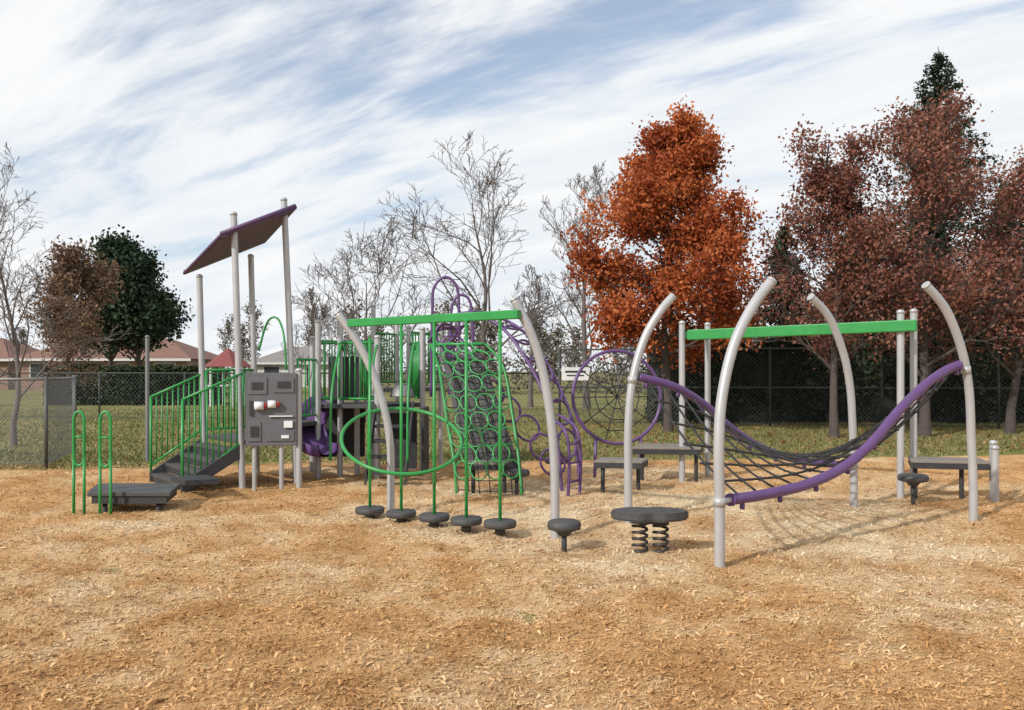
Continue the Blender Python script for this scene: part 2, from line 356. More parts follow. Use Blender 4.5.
# ------------------------------------------------------------ purple loop arch climber
G=group('loop_arch_climber'); a=MB()
arch=[(-1.25,12.7,2.02),(-.95,12.4,2.33),(-.6,12.2,2.42),(-.15,12.0,2.2),(.15,11.8,1.82),(.40,11.6,1.35),(.58,11.3,.8),(.66,11.1,-.1)]
A1=spl(arch,10); A2=[p+V((.28,.55,0)) for p in A1]; 
a.tube(A1,.022,10); a.tube(A2,.022,10)
n=11
for i in range(n):
    t=.05+.84*i/(n-1); p=at(A1,t); q=at(A2,t); tg=(at(A1,min(1,t+.03))-at(A1,t-.03)).normalized(); c=(p+q)/2; ax=(q-p).normalized()
    a.ring(c,ax,tg,(q-p).length/2,.20,.018,28,8)
B1=spl([(-.95,12.5,2.1),(-.75,12.3,1.8),(-.45,12.1,1.45),(-.1,11.9,1.1),(.3,11.7,.7),(.55,11.5,.35)],8)
for i in range(9):
    t=i/8; p=at(B1,t); a.ring(p,(.75,.2,-.6),(.5,.1,.8),.19,.16,.017,24,8)
for dx in (0,.28):
    dy=dx*2
    a.tube(spl([(.70+dx*.6,10.7+dy*.5,-.1),(.72+dx*.6,10.7+dy*.5,.5),(.66+dx*.6,10.75+dy*.5,.85),(.45+dx*.6,11.1+dy*.5,1.0)],6),.02,8)
for z in (.18,.42,.66): a.tube([(.705,10.7,z),(.87,10.98,z)],.016,8)
a.tube(spl([(-1.22,12.8,1.2),(-1.2,12.8,2.5),(-1.17,12.8,2.85),(-1.0,12.8,3.0),(-.83,12.8,2.85),(-.8,12.8,2.5),(-.8,12.8,2.1)],6),.022,10)
a.tube(spl([(-1.0,13.6,1.2),(-.98,13.6,2.4),(-.93,13.6,2.7),(-.8,13.6,2.8),(-.66,13.6,2.65),(-.62,13.6,2.0)],6),.022,10)
put(a,'loops_and_rails',M_PURP,G)

# ------------------------------------------------------------ bubble wall climber : open lattice of green rings, rope net and a dark slope behind
G=group('bubble_wall_climber')
Lc=spl([(-1.12,11.75,1.95),(-.98,11.45,1.6),(-.86,11.1,1.0),(-.74,10.8,.45),(-.70,10.7,.05)],6)
Rc=spl([(-.36,11.5,1.95),(-.12,11.25,1.65),(.00,10.95,1.05),(.08,10.7,.5),(.12,10.55,.05)],6)
def bil(s,t):
    p=at(Lc,t).lerp(at(Rc,t),s); p.y-=.12*math.sin(math.pi*s); return p
a=MB(); a.tube(Lc,.016,10); a.tube(Rc,.016,10); a.tube([bil(i/8,0) for i in range(9)],.016,10)
for j in range(9):
    for i in range(4 if j%2==0 else 3):
        s=(i+.5+(0 if j%2==0 else .5))/4.0; t=.06+j*.094
        c=bil(s,t); e1=(bil(min(1,s+.05),t)-bil(s-.05,t)).normalized(); e2=(bil(s,min(1,t+.03))-bil(s,t-.03)).normalized()
        w=(at(Rc,t)-at(Lc,t)).length
        a.ring(c,e1,e2,w/8*1.05,.118,.0095,18,6)
put(a,'rings',M_GREEN,G)
a=MB(); 
q=[(-.98,11.95,1.75),(-.40,11.75,1.80),(.12,11.2,.30),(-.60,11.3,.30)]
for kk in range(5):
    s0=kk/5; s1=(kk+.86)/5
    t0,t1=V(q[0]).lerp(V(q[1]),s0),V(q[0]).lerp(V(q[1]),s1); b0,b1=V(q[3]).lerp(V(q[2]),s0),V(q[3]).lerp(V(q[2]),s1); k=V((0,.05,.03))
    a.hexa([b0,b1,b1+k,b0+k,t0,t1,t1+k,t0+k])
put(a,'dark_climbing_slats',M_BLACK,G)
a=MB()
for i in range(7):
    s=i/6; a.tube([bil(s,j/12)+V((.02,.10,0)) for j in range(13)],.007,5)
for j in range(12):
    a.tube([bil(i/8,.03+.94*j/11)+V((.02,.10,0)) for i in range(9)],.007,5)
put(a,'rope_net',M_ROPE,G)
platform('step_platform',[(-.62,10.9),(-.1,10.8),(.0,11.1),(-.5,11.2)],.42,[(-.5,10.97),(-.1,10.95)])

# ------------------------------------------------------------ main play structure
G=group('playground_structure')
a=MB()
a.post(-3.70,11.3,3.70,.043,-3.58,11.3); a.post(-3.18,11.85,4.0,.043,-3.0,11.85)
a.post(-3.98,12.95,3.36,.043,-3.88,12.95); a.post(-4.56,12.4,2.99,.043,-4.48,12.4)
P2=[(-2.83,12.4,2.33),(-3.10,13.2,2.12),(-2.55,12.6,2.35),(-2.37,13.0,2.2),(-2.22,13.6,2.65),(-1.64,13.5,2.3),(-1.36,12.9,2.25),(-1.95,12.3,2.1),(-1.95,14.4,2.5),(-1.2,14.3,2.5)]
for x,y,z in P2: a.post(x,y,z,.043 if y<13.4 else .038)
put(a,'posts',M_GREY,G)
a=MB()
FW,FE,BE,BW=V((-3.80,11.1,3.38)),V((-2.98,11.7,3.86)),V((-3.84,13.15,3.60)),V((-4.82,12.5,3.04))
t=V((.02,0,-.035)); a.hexa([FW+t,FE+t,BE+t,BW+t,FW,FE,BE,BW]); 
for k in range(0,11):
    s=k/10; p=FW.lerp(FE,s); q=BW.lerp(BE,s); a.tube([p+V((0,0,-.018)),q+V((0,0,-.018))],.024,6)
a.tube([FW,FE],.03,8); a.tube([BW,BE],.03,8)
put(a,'roof',M_ROOF,G)
d1=[(-3.56,11.34),(-3.0,11.85),(-3.88,12.95),(-4.46,12.4)]
d2=[(-2.83,12.42),(-1.95,12.34),(-1.36,12.92),(-1.62,13.5),(-2.2,13.6),(-3.1,13.2)]
d3=[(-3.0,11.9),(-2.83,12.38),(-3.1,13.15),(-3.85,12.95)]
a=MB(); a.slab(d1,.60,.66); a.slab(d2,1.04,1.10); a.slab(d3,.80,.86); a.slab([(-2.2,13.62),(-1.62,13.52),(-1.2,14.3),(-1.95,14.4)],1.25,1.31)
F0,B0=V((-4.22,10.88)),V((-5.12,12.05)); F1,B1_=V((-3.58,11.30)),V((-4.48,12.4))
for i in range(4):
    t0=i/4; t1=(i+1)/4; z=.14+i*.135
    q=[F0.lerp(F1,t0),F0.lerp(F1,t1+.03),B0.lerp(B1_,t1+.03),B0.lerp(B1_,t0)]
    a.slab([tuple(p) for p in q],z-.045-i*.001,z)
put(a,'decks_and_treads',M_DECK,G,.006)
a=MB()
for s,e in ((F0,F1),(B0,B1_)):
    a.hexa([(s.x-.012,s.y-.02,.0),(s.x+.012,s.y-.02,.0),(e.x+.012,e.y-.02,.45),(e.x-.012,e.y-.02,.45),(s.x-.012,s.y-.02,.16),(s.x+.012,s.y-.02,.16),(e.x+.012,e.y-.02,.63),(e.x-.012,e.y-.02,.63)])
for i in range(4):
    z=.14+i*.135; p=F0.lerp(F1,(i+.0)/4); q=B0.lerp(B1_,i/4); a.hexa([(p.x+.02,p.y,z-.13),(p.x+.04,p.y+.01,z-.13),(q.x+.04,q.y,z-.13),(q.x+.02,q.y,z-.13),(p.x+.02,p.y,z-.047),(p.x+.04,p.y+.01,z-.047),(q.x+.04,q.y,z-.047),(q.x+.02,q.y,z-.047)])
for i in range(5):
    z=.22+i*.2; y=11.5+i*.18; a.box(-1.95,-1.45,y,y+.2,z-.04,z)
a.hexa([(-1.99,11.45,.05),(-1.96,11.45,.05),(-1.96,12.3,.95),(-1.99,12.3,.95),(-1.99,11.45,.25),(-1.96,11.45,.25),(-1.96,12.3,1.15),(-1.99,12.3,1.15)])
a.hexa([(-1.45,11.45,.05),(-1.42,11.45,.05),(-1.42,12.3,.95),(-1.45,12.3,.95),(-1.45,11.45,.25),(-1.42,11.45,.25),(-1.42,12.3,1.15),(-1.45,12.3,1.15)])
put(a,'stair_stringers',M_BLACK,G)
a=MB()
def barrier(p,q,zb0,zt0,zb1,zt1,sp=.085,r=.0105,post=False):
    p=V(p);q=V(q); L=(q-p).length; n=max(2,int(L/sp))
    P=lambda t,z0,z1:(p.x+(q.x-p.x)*t,p.y+(q.y-p.y)*t,z0+(z1-z0)*t)
    a.tube([P(0,zt0,zt1),P(1,zt0,zt1)],.018,8); a.tube([P(0,zb0,zb1),P(1,zb0,zb1)],.018,8)
    for i in range(n+1):
        t=i/n; b_=V(P(t,zb0,zb1)); c_=V(P(t,zt0,zt1)); a.tube([b_,c_],r if 0<i<n else .018,6)
barrier(F0,F1,.10,1.22,.66,1.56,.07); barrier(B0,B1_,.25,1.22,.76,1.56,.07)
a.tube([(F0.x,F0.y,-.1),(F0.x,F0.y,1.2)],.02,8); a.tube([(B0.x,B0.y,-.1),(B0.x,B0.y,1.2)],.02,8)
barrier((-4.46,12.4),(-3.9,12.95),.74,1.6,.74,1.6); barrier((-3.0,11.9),(-2.85,12.38),.95,1.75,.95,1.75)
barrier((-2.83,12.42),(-2.57,12.6),1.18,2.0,1.18,2.0); barrier((-2.55,12.55),(-1.97,12.34),1.18,2.0,1.18,2.0)
barrier((-1.42,12.9),(-1.62,13.5),1.18,2.02,1.18,2.02); barrier((-2.37,13.0),(-2.22,13.6),1.18,2.05,1.18,2.05); barrier((-3.1,13.2),(-2.22,13.6),1.18,2.05,1.18,2.05)
barrier((-2.22,13.6),(-1.95,14.4),1.4,2.2,1.4,2.2);barrier((-1.95,14.4),(-1.2,14.3),1.4,2.2,1.4,2.2);barrier((-1.64,13.5),(-1.2,14.3),1.4,2.2,1.4,2.2)
for x,y in ((-2.5,12.45),(-1.95,12.3),(-1.42,12.3)):
    a.tube(spl([(x,y-.75,.35),(x,y-.72,1.05),(x,y-.5,1.55),(x,y-.05,1.95),(x,y+.1,1.9)],6),.018,8)
a.tube(spl([(-3.75,12.6,1.9),(-3.6,12.5,2.3),(-3.4,12.3,2.35),(-3.25,12.1,2.1),(-3.2,12.05,1.6)],6),.016,8)
put(a,'green_barriers',M_GREEN,G)
a=MB(); pc=V((-3.50,11.18)); pd=V((-2.86,11.30))
def pbox(mb,u0,u1,z0,z1,f0,f1):
    e=(pd-pc).normalized(); nrm=V((e.y,-e.x)); L=(pd-pc).length
    q=lambda u,f:(pc.x+e.x*u*L+nrm.x*f,pc.y+e.y*u*L+nrm.y*f)
    mb.slab([q(u0,f1),q(u1,f1),q(u1,f0),q(u0,f0)],z0,z1)
pbox(a,0,1,.60,1.56,0,.04); 
for u0,u1,z0,z1 in ((.05,.42,1.28,1.50),(.55,.95,1.30,1.50),(.05,.30,.66,.92),(.40,.95,.66,.80)): pbox(a,u0,u1,z0,z1,.0401,.055)
put(a,'play_panel',M_PANEL,G,.006)
a=MB(); 
for u0,u1,z0,z1 in ((.12,.34,1.34,1.44),(.62,.88,1.36,1.45),(.10,.26,.72,.86),(.08,.14,1.0,1.2)): pbox(a,u0,u1,z0,z1,.0552,.062)
put(a,'panel_insets',M_BLACK,G)
a=MB()
def roller(mb,u0,u1,z,r):
    e=(pd-pc).normalized(); nrm=V((e.y,-e.x)); L=(pd-pc).length; f=.058+r*.3
    mb.tube([(pc.x+e.x*u*L+nrm.x*f,pc.y+e.y*u*L+nrm.y*f,z) for u in (u0,u1)],r,14)
roller(a,.18,.36,1.13,.055); roller(a,.44,.60,1.15,.05)
for (u0,u1,z0,z1) in ((.46,.92,.985,1.0),(.7,.85,.70,.74),(.75,.92,.84,.93)): pbox(a,u0,u1,z0,z1,.0552,.07)
put(a,'panel_white_parts',M_WHITE,G)
a=MB(); roller(a,.365,.41,1.13,.04); roller(a,.605,.66,1.15,.035); put(a,'panel_red_parts',M_RED,G)
a=MB(); a.post(-3.40,11.22,.62,.03); a.post(-3.06,11.28,.62,.03); a.post(-2.84,11.33,1.62,.04); put(a,'panel_posts',M_GREY,G)
a=MB(); path=spl([(-2.75,13.1,1.12),(-2.9,12.8,1.02),(-2.95,12.45,.72),(-2.85,12.2,.50),(-2.70,12.05,.42),(-2.58,11.98,.43)],6); L=len(path)
for i,p in enumerate(path):
    tg=(path[min(i+1,L-1)]-path[max(i-1,0)]).normalized(); sd=tg.cross(V((0,0,1))).normalized(); up=sd.cross(tg).normalized()
    for u,w in ((-.20,.13),(-.18,.02),(-.09,-.02),(.09,-.02),(.18,.02),(.20,.13),(.22,.13),(.20,-.02),(.09,-.05),(-.09,-.05),(-.20,-.02),(-.22,.13)): a.v.append(p+sd*u+up*w)
for i in range(L-1):
    for k in range(12):
        k2=(k+1)%12; a.f.append((i*12+k,i*12+k2,(i+1)*12+k2,(i+1)*12+k)); a.s.append(True)
put(a,'slide',M_PURP,G)
a=MB(); a.lathe((-1.62,12.55,1.20),[(.02,.18),(.09,.17),(.15,.12),(.18,.03),(.19,0)][::-1],20); put(a,'bubble_window',M_STEEL,G)
a=MB(); a.box(-2.75,-2.3,12.72,12.76,1.15,1.8); a.box(-1.9,-1.45,12.95,12.99,.1,1.0); a.box(-1.30,-1.26,12.2,12.9,.1,1.05); a.box(-2.9,-2.3,13.25,13.3,0.25,1.0)
put(a,'dark_infill_panels',M_BLACK,G)
G2=group('slim_post'); a=MB(); a.post(-6.35,14.8,2.2,.035); put(a,'post',M_STEEL,G2)
G=group('transfer_platform'); a=MB(); a.slab([(-4.70,9.4),(-3.78,9.4),(-3.95,10.15),(-4.95,10.15)],.20,.25); put(a,'tread',M_DECK,G,.008)
a=MB(); a.slab([(-4.66,9.42),(-3.83,9.42),(-3.99,10.12),(-4.90,10.12)],.12,.1999); 
for x,y in ((-4.55,9.5),(-3.95,9.5),(-4.7,10.0),(-4.1,10.0)): a.tube([(x,y,-.1),(x,y,.12)],.03,8)
a.slab([(-3.95,10.3),(-3.6,10.45),(-3.9,10.9),(-4.3,10.7)],.20,.26)
put(a,'frame',M_BLACK,G)
a=MB()
for x,y in ((-4.80,9.42),(-4.45,9.30)):
    w=.058; pts=[(x-w,y,.62),(x-w,y,1.06),(x-w*.7,y,1.12),(x,y,1.145),(x+w*.7,y,1.12),(x+w,y,1.06),(x+w,y,.62),(x+w*.7,y,.56),(x,y,.535),(x-w*.7,y,.56)]
    p=[V(q) for q in pts]; a.tube(p,.017,10,closed=True); a.tube([(x-w,y,-.1),(x-w,y,.64)],.017,8); a.tube([(x+w,y,-.1),(x+w,y,.64)],.017,8)
    a.tube([(x-w,y,.86),(x+w,y,.86)],.013,8)
put(a,'grab_loops',M_GREEN,G)

# ------------------------------------------------------------ fences
def fence(name,p,q,h,mat,step=2.6,dia=.09,wr=.0032,rail=.022,mid=False,diag=True):
    G=group(name); p=V((p[0],p[1],0)); q=V((q[0],q[1],0)); d=(q-p); L=d.length; d.normalize(); a=MB()
    n=max(1,round(L/step))
    for i in range(n+1):
        c=p+d*L*i/n; a.tube([c+V((0,0,-.1)),c+V((0,0,h+.05))],rail*1.35,8)
    a.tube([p+V((0,0,h)),q+V((0,0,h))],rail,8)
    a.tube([p+V((0,0,.08)),q+V((0,0,.08))],wr*2,4)
    if mid: a.tube([p+V((0,0,h*.5)),q+V((0,0,h*.5))],rail,8)
    put(a,'frame',mat,G); a=MB(); m=int((L+h)/dia)
    for i in range(m):
        u=i*dia-h
        for s in (0,1):
            u0,z0,u1,z1=(u,0,u+h,h) if s==0 else (u,h,u+h,0)
            if u0<0: 
                f=-u0/h; z0=z0+(z1-z0)*f; u0=0
            if u1>L:
                f=(u1-L)/h; z1=z1-( (h if s==0 else -h))*f; u1=L
            if u1-u0>.02: a.tube([p+d*u0+V((0,0,z0+.03)),p+d*u1+V((0,0,z1+.03))],wr,3,cap=False)
    put(a,'chain_link_mesh',mat,G)
fence('chain_link_fence',(-8.9,13.9),(-7.62,13.9),1.45,M_STEEL,1.3,.06,.0024)
fence('chain_link_fence',(-7.62,13.9),(-8.5,16.5),1.45,M_STEEL,2.6,.07,.0024)
fence('chain_link_fence',(-12.5,15.6),(-8.95,13.9),1.45,M_STEEL,2.6,.07,.0026)
fence('chain_link_fence',(-34,31),(1.4,25),1.5,M_DFENCE,3,.14,.0035)
fence('chain_link_fence',(1.4,25),(22,21.5),2.2,M_DFENCE,2.9,.12,.0045,.026,True)
G=group('fence_sign'); a=MB(); a.box(1.45,2.25,24.78,24.80,1.30,1.68); put(a,'board',M_WHITE,G); a=MB(); a.box(1.55,2.15,24.775,24.779,1.52,1.58); a.box(1.6,2.1,24.775,24.779,1.42,1.46); put(a,'lettering',M_BLACK,G)

# ------------------------------------------------------------ trees
def frame_rot(d,ang,az):
    d=d.normalized(); o=d.orthogonal().normalized(); o=Matrix.Rotation(az,3,d)@o; return (d*math.cos(ang)+o*math.sin(ang)).normalized()
def skeleton(mb,base,H,spread,r0,seed,cs=.25,n1=18,kids=(7,5),maxlev=3,ang=(35,65),up=.12,rmin=.008,sides=(8,5,4,3,3),prof=None,lean=(0,0),wob=.12,tw=.05,angk=.35,lv=(.65,1.2)):
    rr=random.Random(seed); tips=[]
    prof=prof or (lambda t:(1-.65*t)*(.65+.35*min(1,t*3)))
    def br(p,d,L,r,lev):
        n=5 if lev<2 else 3; path=[p.copy()]; rs=[r]
        for i in range(n):
            d=(d+V((rr.gauss(0,wob),rr.gauss(0,wob),rr.gauss(0,wob)+up))).normalized(); p=p+d*L/n; path.append(p.copy()); rs.append(max(rmin,r*(1-.8*(i+1)/n)))
        mb.tube(path,rs,sides[min(lev,4)],cap=False)
        if lev>=maxlev-1: tips.extend([(q,lev) for q in path[1:]])
        if lev<maxlev:
            k=kids[min(lev-1,len(kids)-1)]
            for i in range(k):
                t=.25+.75*(i+rr.random())/k; t=min(t,.99); qf=t*n; ii=int(qf); q=path[ii].lerp(path[ii+1],qf-ii)
                dd=(path[ii+1]-path[ii]).normalized(); nd=frame_rot(dd,math.radians(rr.uniform(25,60)),rr.uniform(0,6.28))
                br(q,nd,L*rr.uniform(.4,.65)*(1.15-.5*t),max(rmin,rs[ii]*.55),lev+1)
    n=9; p=V(base)+V((0,0,-.1)); path=[p.copy()]; d=V((lean[0],lean[1],1)).normalized(); rs=[r0*1.25]
    for i in range(n):
        d=(d+V((rr.gauss(0,tw),rr.gauss(0,tw),.06))).normalized(); p=p+d*H*.97/n; path.append(p.copy()); rs.append(max(rmin*1.3,r0*(1-.92*(i+1)/n)))
    mb.tube(path,rs,8,cap=False)
    for i in range(n1):
        t=(i+rr.random()*.8)/n1; h=cs+(1-cs)*t*.97; q=h*n; ii=min(int(q),n-1); c=path[ii].lerp(path[ii+1],q-ii)
        az=i*2.4+rr.uniform(-.5,.5); an=math.radians(rr.uniform(*ang))*(1-angk*t)
        nd=frame_rot(V((0,0,1)),an,az); br(c,nd,spread*prof(t)*rr.uniform(*lv),max(rmin,rs[ii]*.5),1)
    return tips
def tree(name,base,H,spread,r0,seed,bark,leaf=None,per=10,size=.07,jit=.22,thr=-9,bias=.5,**k):
    G=group(name); mb=MB(); tips=skeleton(mb,base,H,spread,r0,seed,**k); put(mb,'trunk_and_branches',bark,G)
    if leaf:
        tips=[t for t in tips if noise.noise(V(t[0])*1.1+V((seed,0,0)))>thr]
        T=np.array([tuple(t[0]) for t in tips]); T=np.repeat(T,per,0)+NR.normal(0,jit,(len(T)*per,3))
        cl=np.array([noise.noise(V(t[0])*0.9) for t in tips]); ti=np.clip(bias+.6*np.repeat(cl,per)+NR.normal(0,.22,len(T)),0,1)
        quads('leaves',leafquads(T,size,size*.6),ti,leaf,G)
    return G
L_ORANGE=leafmat('orange_oak_leaf',[(0.22,0.045,0.018),(0.46,0.115,0.035),(0.62,0.22,0.075)],.38)
L_MAROON=leafmat('russet_leaf',[(0.12,0.045,0.032),(0.25,0.095,0.065),(0.38,0.19,0.13)],.32)
L_BROWN=leafmat('brown_leaf',[(0.13,0.075,0.045),(0.22,0.13,0.08),(0.30,0.19,0.12)],.3)
L_GREEN=leafmat('evergreen',[(0.010,0.022,0.012),(0.028,0.052,0.026),(0.06,0.09,0.045)],.1)
L_HEDGE=leafmat('hedge_leaf',[(0.014,0.022,0.012),(0.034,0.05,0.024),(0.06,0.08,0.035)],.1)
oval=lambda t: math.sin(math.pi*(.16+.80*t))**.8
tree('orange_oak_tree',(4.05,22,0),8.1,2.15,.12,3,M_BARKD,L_ORANGE,per=11,size=.056,jit=.15,thr=-.55,cs=.22,n1=42,kids=(7,5),maxlev=3,ang=(52,82),prof=lambda t:(1.0 if t<.35 else 1.0-.66*(t-.35)/.65),rmin=.008,up=.06,lv=(.72,1.12))
tree('russet_oak_tree',(7.7,20.3,0),7.2,2.0,.11,8,M_BARKD,L_MAROON,per=6,size=.048,jit=.15,thr=-.3,cs=.2,n1=28,kids=(7,5),maxlev=3,ang=(45,80),prof=lambda t:1.0-.55*t,rmin=.009,up=.08)
tree('russet_oak_tree',(10.0,20.6,0),7.2,2.9,.14,21,M_BARKD,L_MAROON,per=6,size=.048,jit=.16,thr=-.3,cs=.18,n1=28,kids=(7,5),maxlev=3,ang=(40,80),prof=lambda t:1.0-.5*t,rmin=.009,up=.08)
tree('russet_oak_tree',(12.6,21.5,0),6.6,2.6,.12,22,M_BARKD,L_MAROON,per=6,size=.048,jit=.16,thr=-.3,cs=.18,n1=24,kids=(7,5),maxlev=3,ang=(45,80),prof=lambda t:1.0-.5*t,rmin=.009,up=.08)
tree('brown_oak_tree',(-23.0,44,0),7.0,2.7,.2,31,M_BARK,L_BROWN,per=4,size=.095,jit=.28,thr=-.25,cs=.36,n1=22,kids=(6,5),maxlev=3,prof=oval,rmin=.02)
tree('brown_oak_tree',(-15.4,30,0),4.0,1.2,.07,33,M_BARK,L_BROWN,per=2,size=.05,jit=.2,cs=.25,n1=18,kids=(6,4),maxlev=3,prof=oval,rmin=.009)
tree('evergreen_tree',(-22.6,52,0),8.3,3.3,.2,35,M_BARKD,L_GREEN,per=12,size=.13,jit=.35,thr=-.4,cs=.24,n1=32,kids=(7,4),maxlev=3,prof=lambda t:1.0-.6*t,rmin=.02)
tree('evergreen_tree',(-25.6,54,0),8.0,3.0,.2,36,M_BARKD,L_GREEN,per=12,size=.13,jit=.35,thr=-.4,cs=.26,n1=28,kids=(7,4),maxlev=3,prof=lambda t:1.0-.6*t,rmin=.02)
wide=lambda t:(1.0-.45*t)
tree('bare_tree',(-10.55,18,0),5.2,2.0,.07,41,M_BARKG,cs=.18,n1=14,kids=(6,5,3),maxlev=4,ang=(25,50),up=.08,rmin=.0045,tw=.1,wob=.17,prof=wide)
tree('bare_tree',(-13.2,21,0),5.4,2.4,.08,47,M_BARKG,cs=.18,n1=14,kids=(6,5),maxlev=3,ang=(25,50),up=.08,rmin=.006,tw=.1,wob=.17,prof=wide)
tree('bare_tree',(-5.1,30,0),5.0,3.6,.12,42,M_BARKG,cs=.22,n1=12,kids=(6,5,3),maxlev=4,ang=(35,65),up=.06,rmin=.0085,prof=wide,tw=.10,wob=.17)
tree('bare_tree',(-1.3,28,0),7.6,3.9,.13,43,M_BARKG,cs=.25,n1=13,kids=(6,4,3),maxlev=4,ang=(28,58),up=.06,rmin=.0085,prof=wide,tw=.10,wob=.17)
tree('bare_tree',(3.1,35,0),9.0,3.4,.15,44,M_BARKG,cs=.2,n1=16,kids=(6,5,3),maxlev=4,ang=(20,45),up=.12,rmin=.009,prof=wide,tw=.06,wob=.15)
tree('bare_tree',(0.8,37,0),5.6,2.6,.12,45,M_BARKG,cs=.2,n1=12,kids=(6,5,3),maxlev=4,ang=(25,45),up=.10,rmin=.009,wob=.15)
tree('bare_tree',(-9.5,42,0),5.2,2.8,.12,46,M_BARKG,cs=.2,n1=12,kids=(6,5,3),maxlev=4,ang=(25,50),up=.10,rmin=.010,wob=.15)

def spruce(name,base,H,rad,seed,leaf=L_GREEN,dens=1.0,size=.11):
    G=group(name); rr=random.Random(seed); mb=MB(); b=V(base); mb.tube([b+V((0,0,-.1)),b+V((0,0,H*.5)),b+V((0,0,H))],[.02*H,.012*H,.01],7,cap=False); P=[];T=[]
    z=.08*H
    while z<H*.985:
        t=z/H; R0=rad*(1-t)**.8; k=int(9+3*rr.random())
        for i in range(k):
            az=rr.uniform(0,6.28); L=R0*rr.uniform(.65,1.15)+.08; d=V((math.cos(az),math.sin(az),0)); drop=rr.uniform(-.05,.3)
            pts=[b+V((0,0,z))+d*L*s+V((0,0,-drop*L*s+.12*L*s*s)) for s in (0,.5,1)]
            mb.tube(pts,[.02,.012,.006],3,cap=False)
            m=int(L*26*dens)+4; sh=rr.random()*.5
            for j in range(m):
                s=rr.random()**.7; q=pts[0].lerp(pts[2],s); wd=.28*L*(1-s*.7); sd=d.cross(V((0,0,1)))
                P.append(q+sd*rr.uniform(-wd,wd)+V((0,0,rr.uniform(-.22,.05)))); T.append(min(1,max(0,sh+.5*s*rr.random())))
        z+=.30*(.6+.5*(1-t))
    put(mb,'trunk_and_branches',M_BARKD,G); quads('needles',leafquads(np.array([tuple(p) for p in P]),size,size*.4,flat=.3),np.array(T),leaf,G)
spruce('spruce_tree',(15.3,30.5,0),13.2,4.2,51,size=.09,dens=.85)
for i,(x,y,h,r) in enumerate(((9.3,29,6.6,2.0),(11.5,28.5,7.0,2.1),(13.6,28,7.8,2.2),(16,27.5,7.8,2.2),(18.5,27.5,8,2.2),(21,27,8.2,2.4),(7.6,30.5,5.4,1.7))): spruce('cedar_tree',(x,y,0),h,r,60+i,dens=1.2,size=.11)

def hedge(name,x0,x1,y0,y1,h,n,size=.07,leaf=L_HEDGE,seed=0):
    G=group(name); a=MB(); a.box(x0+.15,x1-.15,y0+.15,y1-.15,-.05,h-.25); put(a,'inner_shade_box',paint('hedge_shadow',(.014,.017,.010),.9),G)  # plain dark box inside the foliage; its colour stands in for the hedge's inner shade
    P=np.stack([x0+(x1-x0)*NR.rand(n),np.where(NR.rand(n)<.7,y0+abs(NR.normal(0,.12,n)),y0+(y1-y0)*NR.rand(n)),h*NR.rand(n)**.8],1)
    top=NR.rand(n)<.3; P[top,2]=h-abs(NR.normal(0,.12,top.sum())); P[top,1]=y0+(y1-y0)*NR.rand(top.sum())
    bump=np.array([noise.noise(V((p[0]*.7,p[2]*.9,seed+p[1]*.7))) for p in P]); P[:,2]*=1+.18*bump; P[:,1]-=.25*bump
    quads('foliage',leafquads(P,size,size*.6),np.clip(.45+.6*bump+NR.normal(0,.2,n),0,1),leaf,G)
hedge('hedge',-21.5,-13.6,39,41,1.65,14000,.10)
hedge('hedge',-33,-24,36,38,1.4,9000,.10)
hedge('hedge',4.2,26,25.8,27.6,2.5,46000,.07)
G=group('distant_treeline'); mb=MB(); TP=[]
rr=random.Random(77)
for i in range(46):
    x=-48+i*2.15+rr.uniform(-1,1); y=62+rr.uniform(-6,14); h=rr.uniform(4.6,7.4); rm=.020
    if x<-13: x*=1.75; y=104+rr.uniform(-4,10); h*=1.25; rm=.035
    tp=skeleton(mb,(x,y,0),h,h*.36,.12,200+i,cs=.12,n1=11,kids=(5,4),maxlev=3,ang=(25,50),rmin=rm,sides=(5,3,3,3,3))
    TP+= [tuple(t[0]) for t in tp[::2]]
for i in range(9000):
    x=rr.uniform(-11,50) if i%3 else rr.uniform(-90,-11); TP.append((x,(58 if x>-11 else 103)+rr.uniform(-1,6),rr.random()*(2.6+1.3*noise.noise(V((x*.2,0,0))))))
put(mb,'branches',M_BARKG,G)
T=np.array(TP); T=np.repeat(T,2,0)+NR.normal(0,.3,(len(T)*2,3))
quads('leaves',leafquads(T,.13,.08),NR.rand(len(T)),leafmat('dull_scrub_leaf',[(.09,.075,.055),(.17,.145,.11),(.24,.21,.16)],.2),G)

# ------------------------------------------------------------ houses, gazebo
def brick(name,c1,c2):
    m,nt,b=newmat(name); geo=N(nt,'ShaderNodeTexCoord'); br=N(nt,'ShaderNodeTexBrick'); br.inputs['Scale'].default_value=4
    br.inputs['Color1'].default_value=(*c1,1); br.inputs['Color2'].default_value=(*c2,1); br.inputs['Mortar'].default_value=(.3,.28,.25,1)
    mp=N(nt,'ShaderNodeMapping'); mp.inputs['Rotation'].default_value=(math.pi/2,0,0); nt.links.new(geo.outputs['Object'],mp.inputs[0]); nt.links.new(mp.outputs[0],br.inputs['Vector']); nt.links.new(br.outputs['Color'],b.inputs['Base Color']); b.inputs['Roughness'].default_value=.9; return m
M_BRICK=brick('brick',(.30,.15,.10),(.24,.11,.075)); M_SH=paint('roof_shingle',(.20,.105,.078),.9,var=.3,scale=3); M_SHG=paint('grey_shingle',(.22,.20,.19),.9,var=.3,scale=3)
M_SID=paint('pale_siding',(.55,.54,.52),.7); M_GLASS=paint('window_glass',(.03,.035,.04),.2); M_RROOF=paint('red_gazebo_roof',(.20,.05,.045),.7)
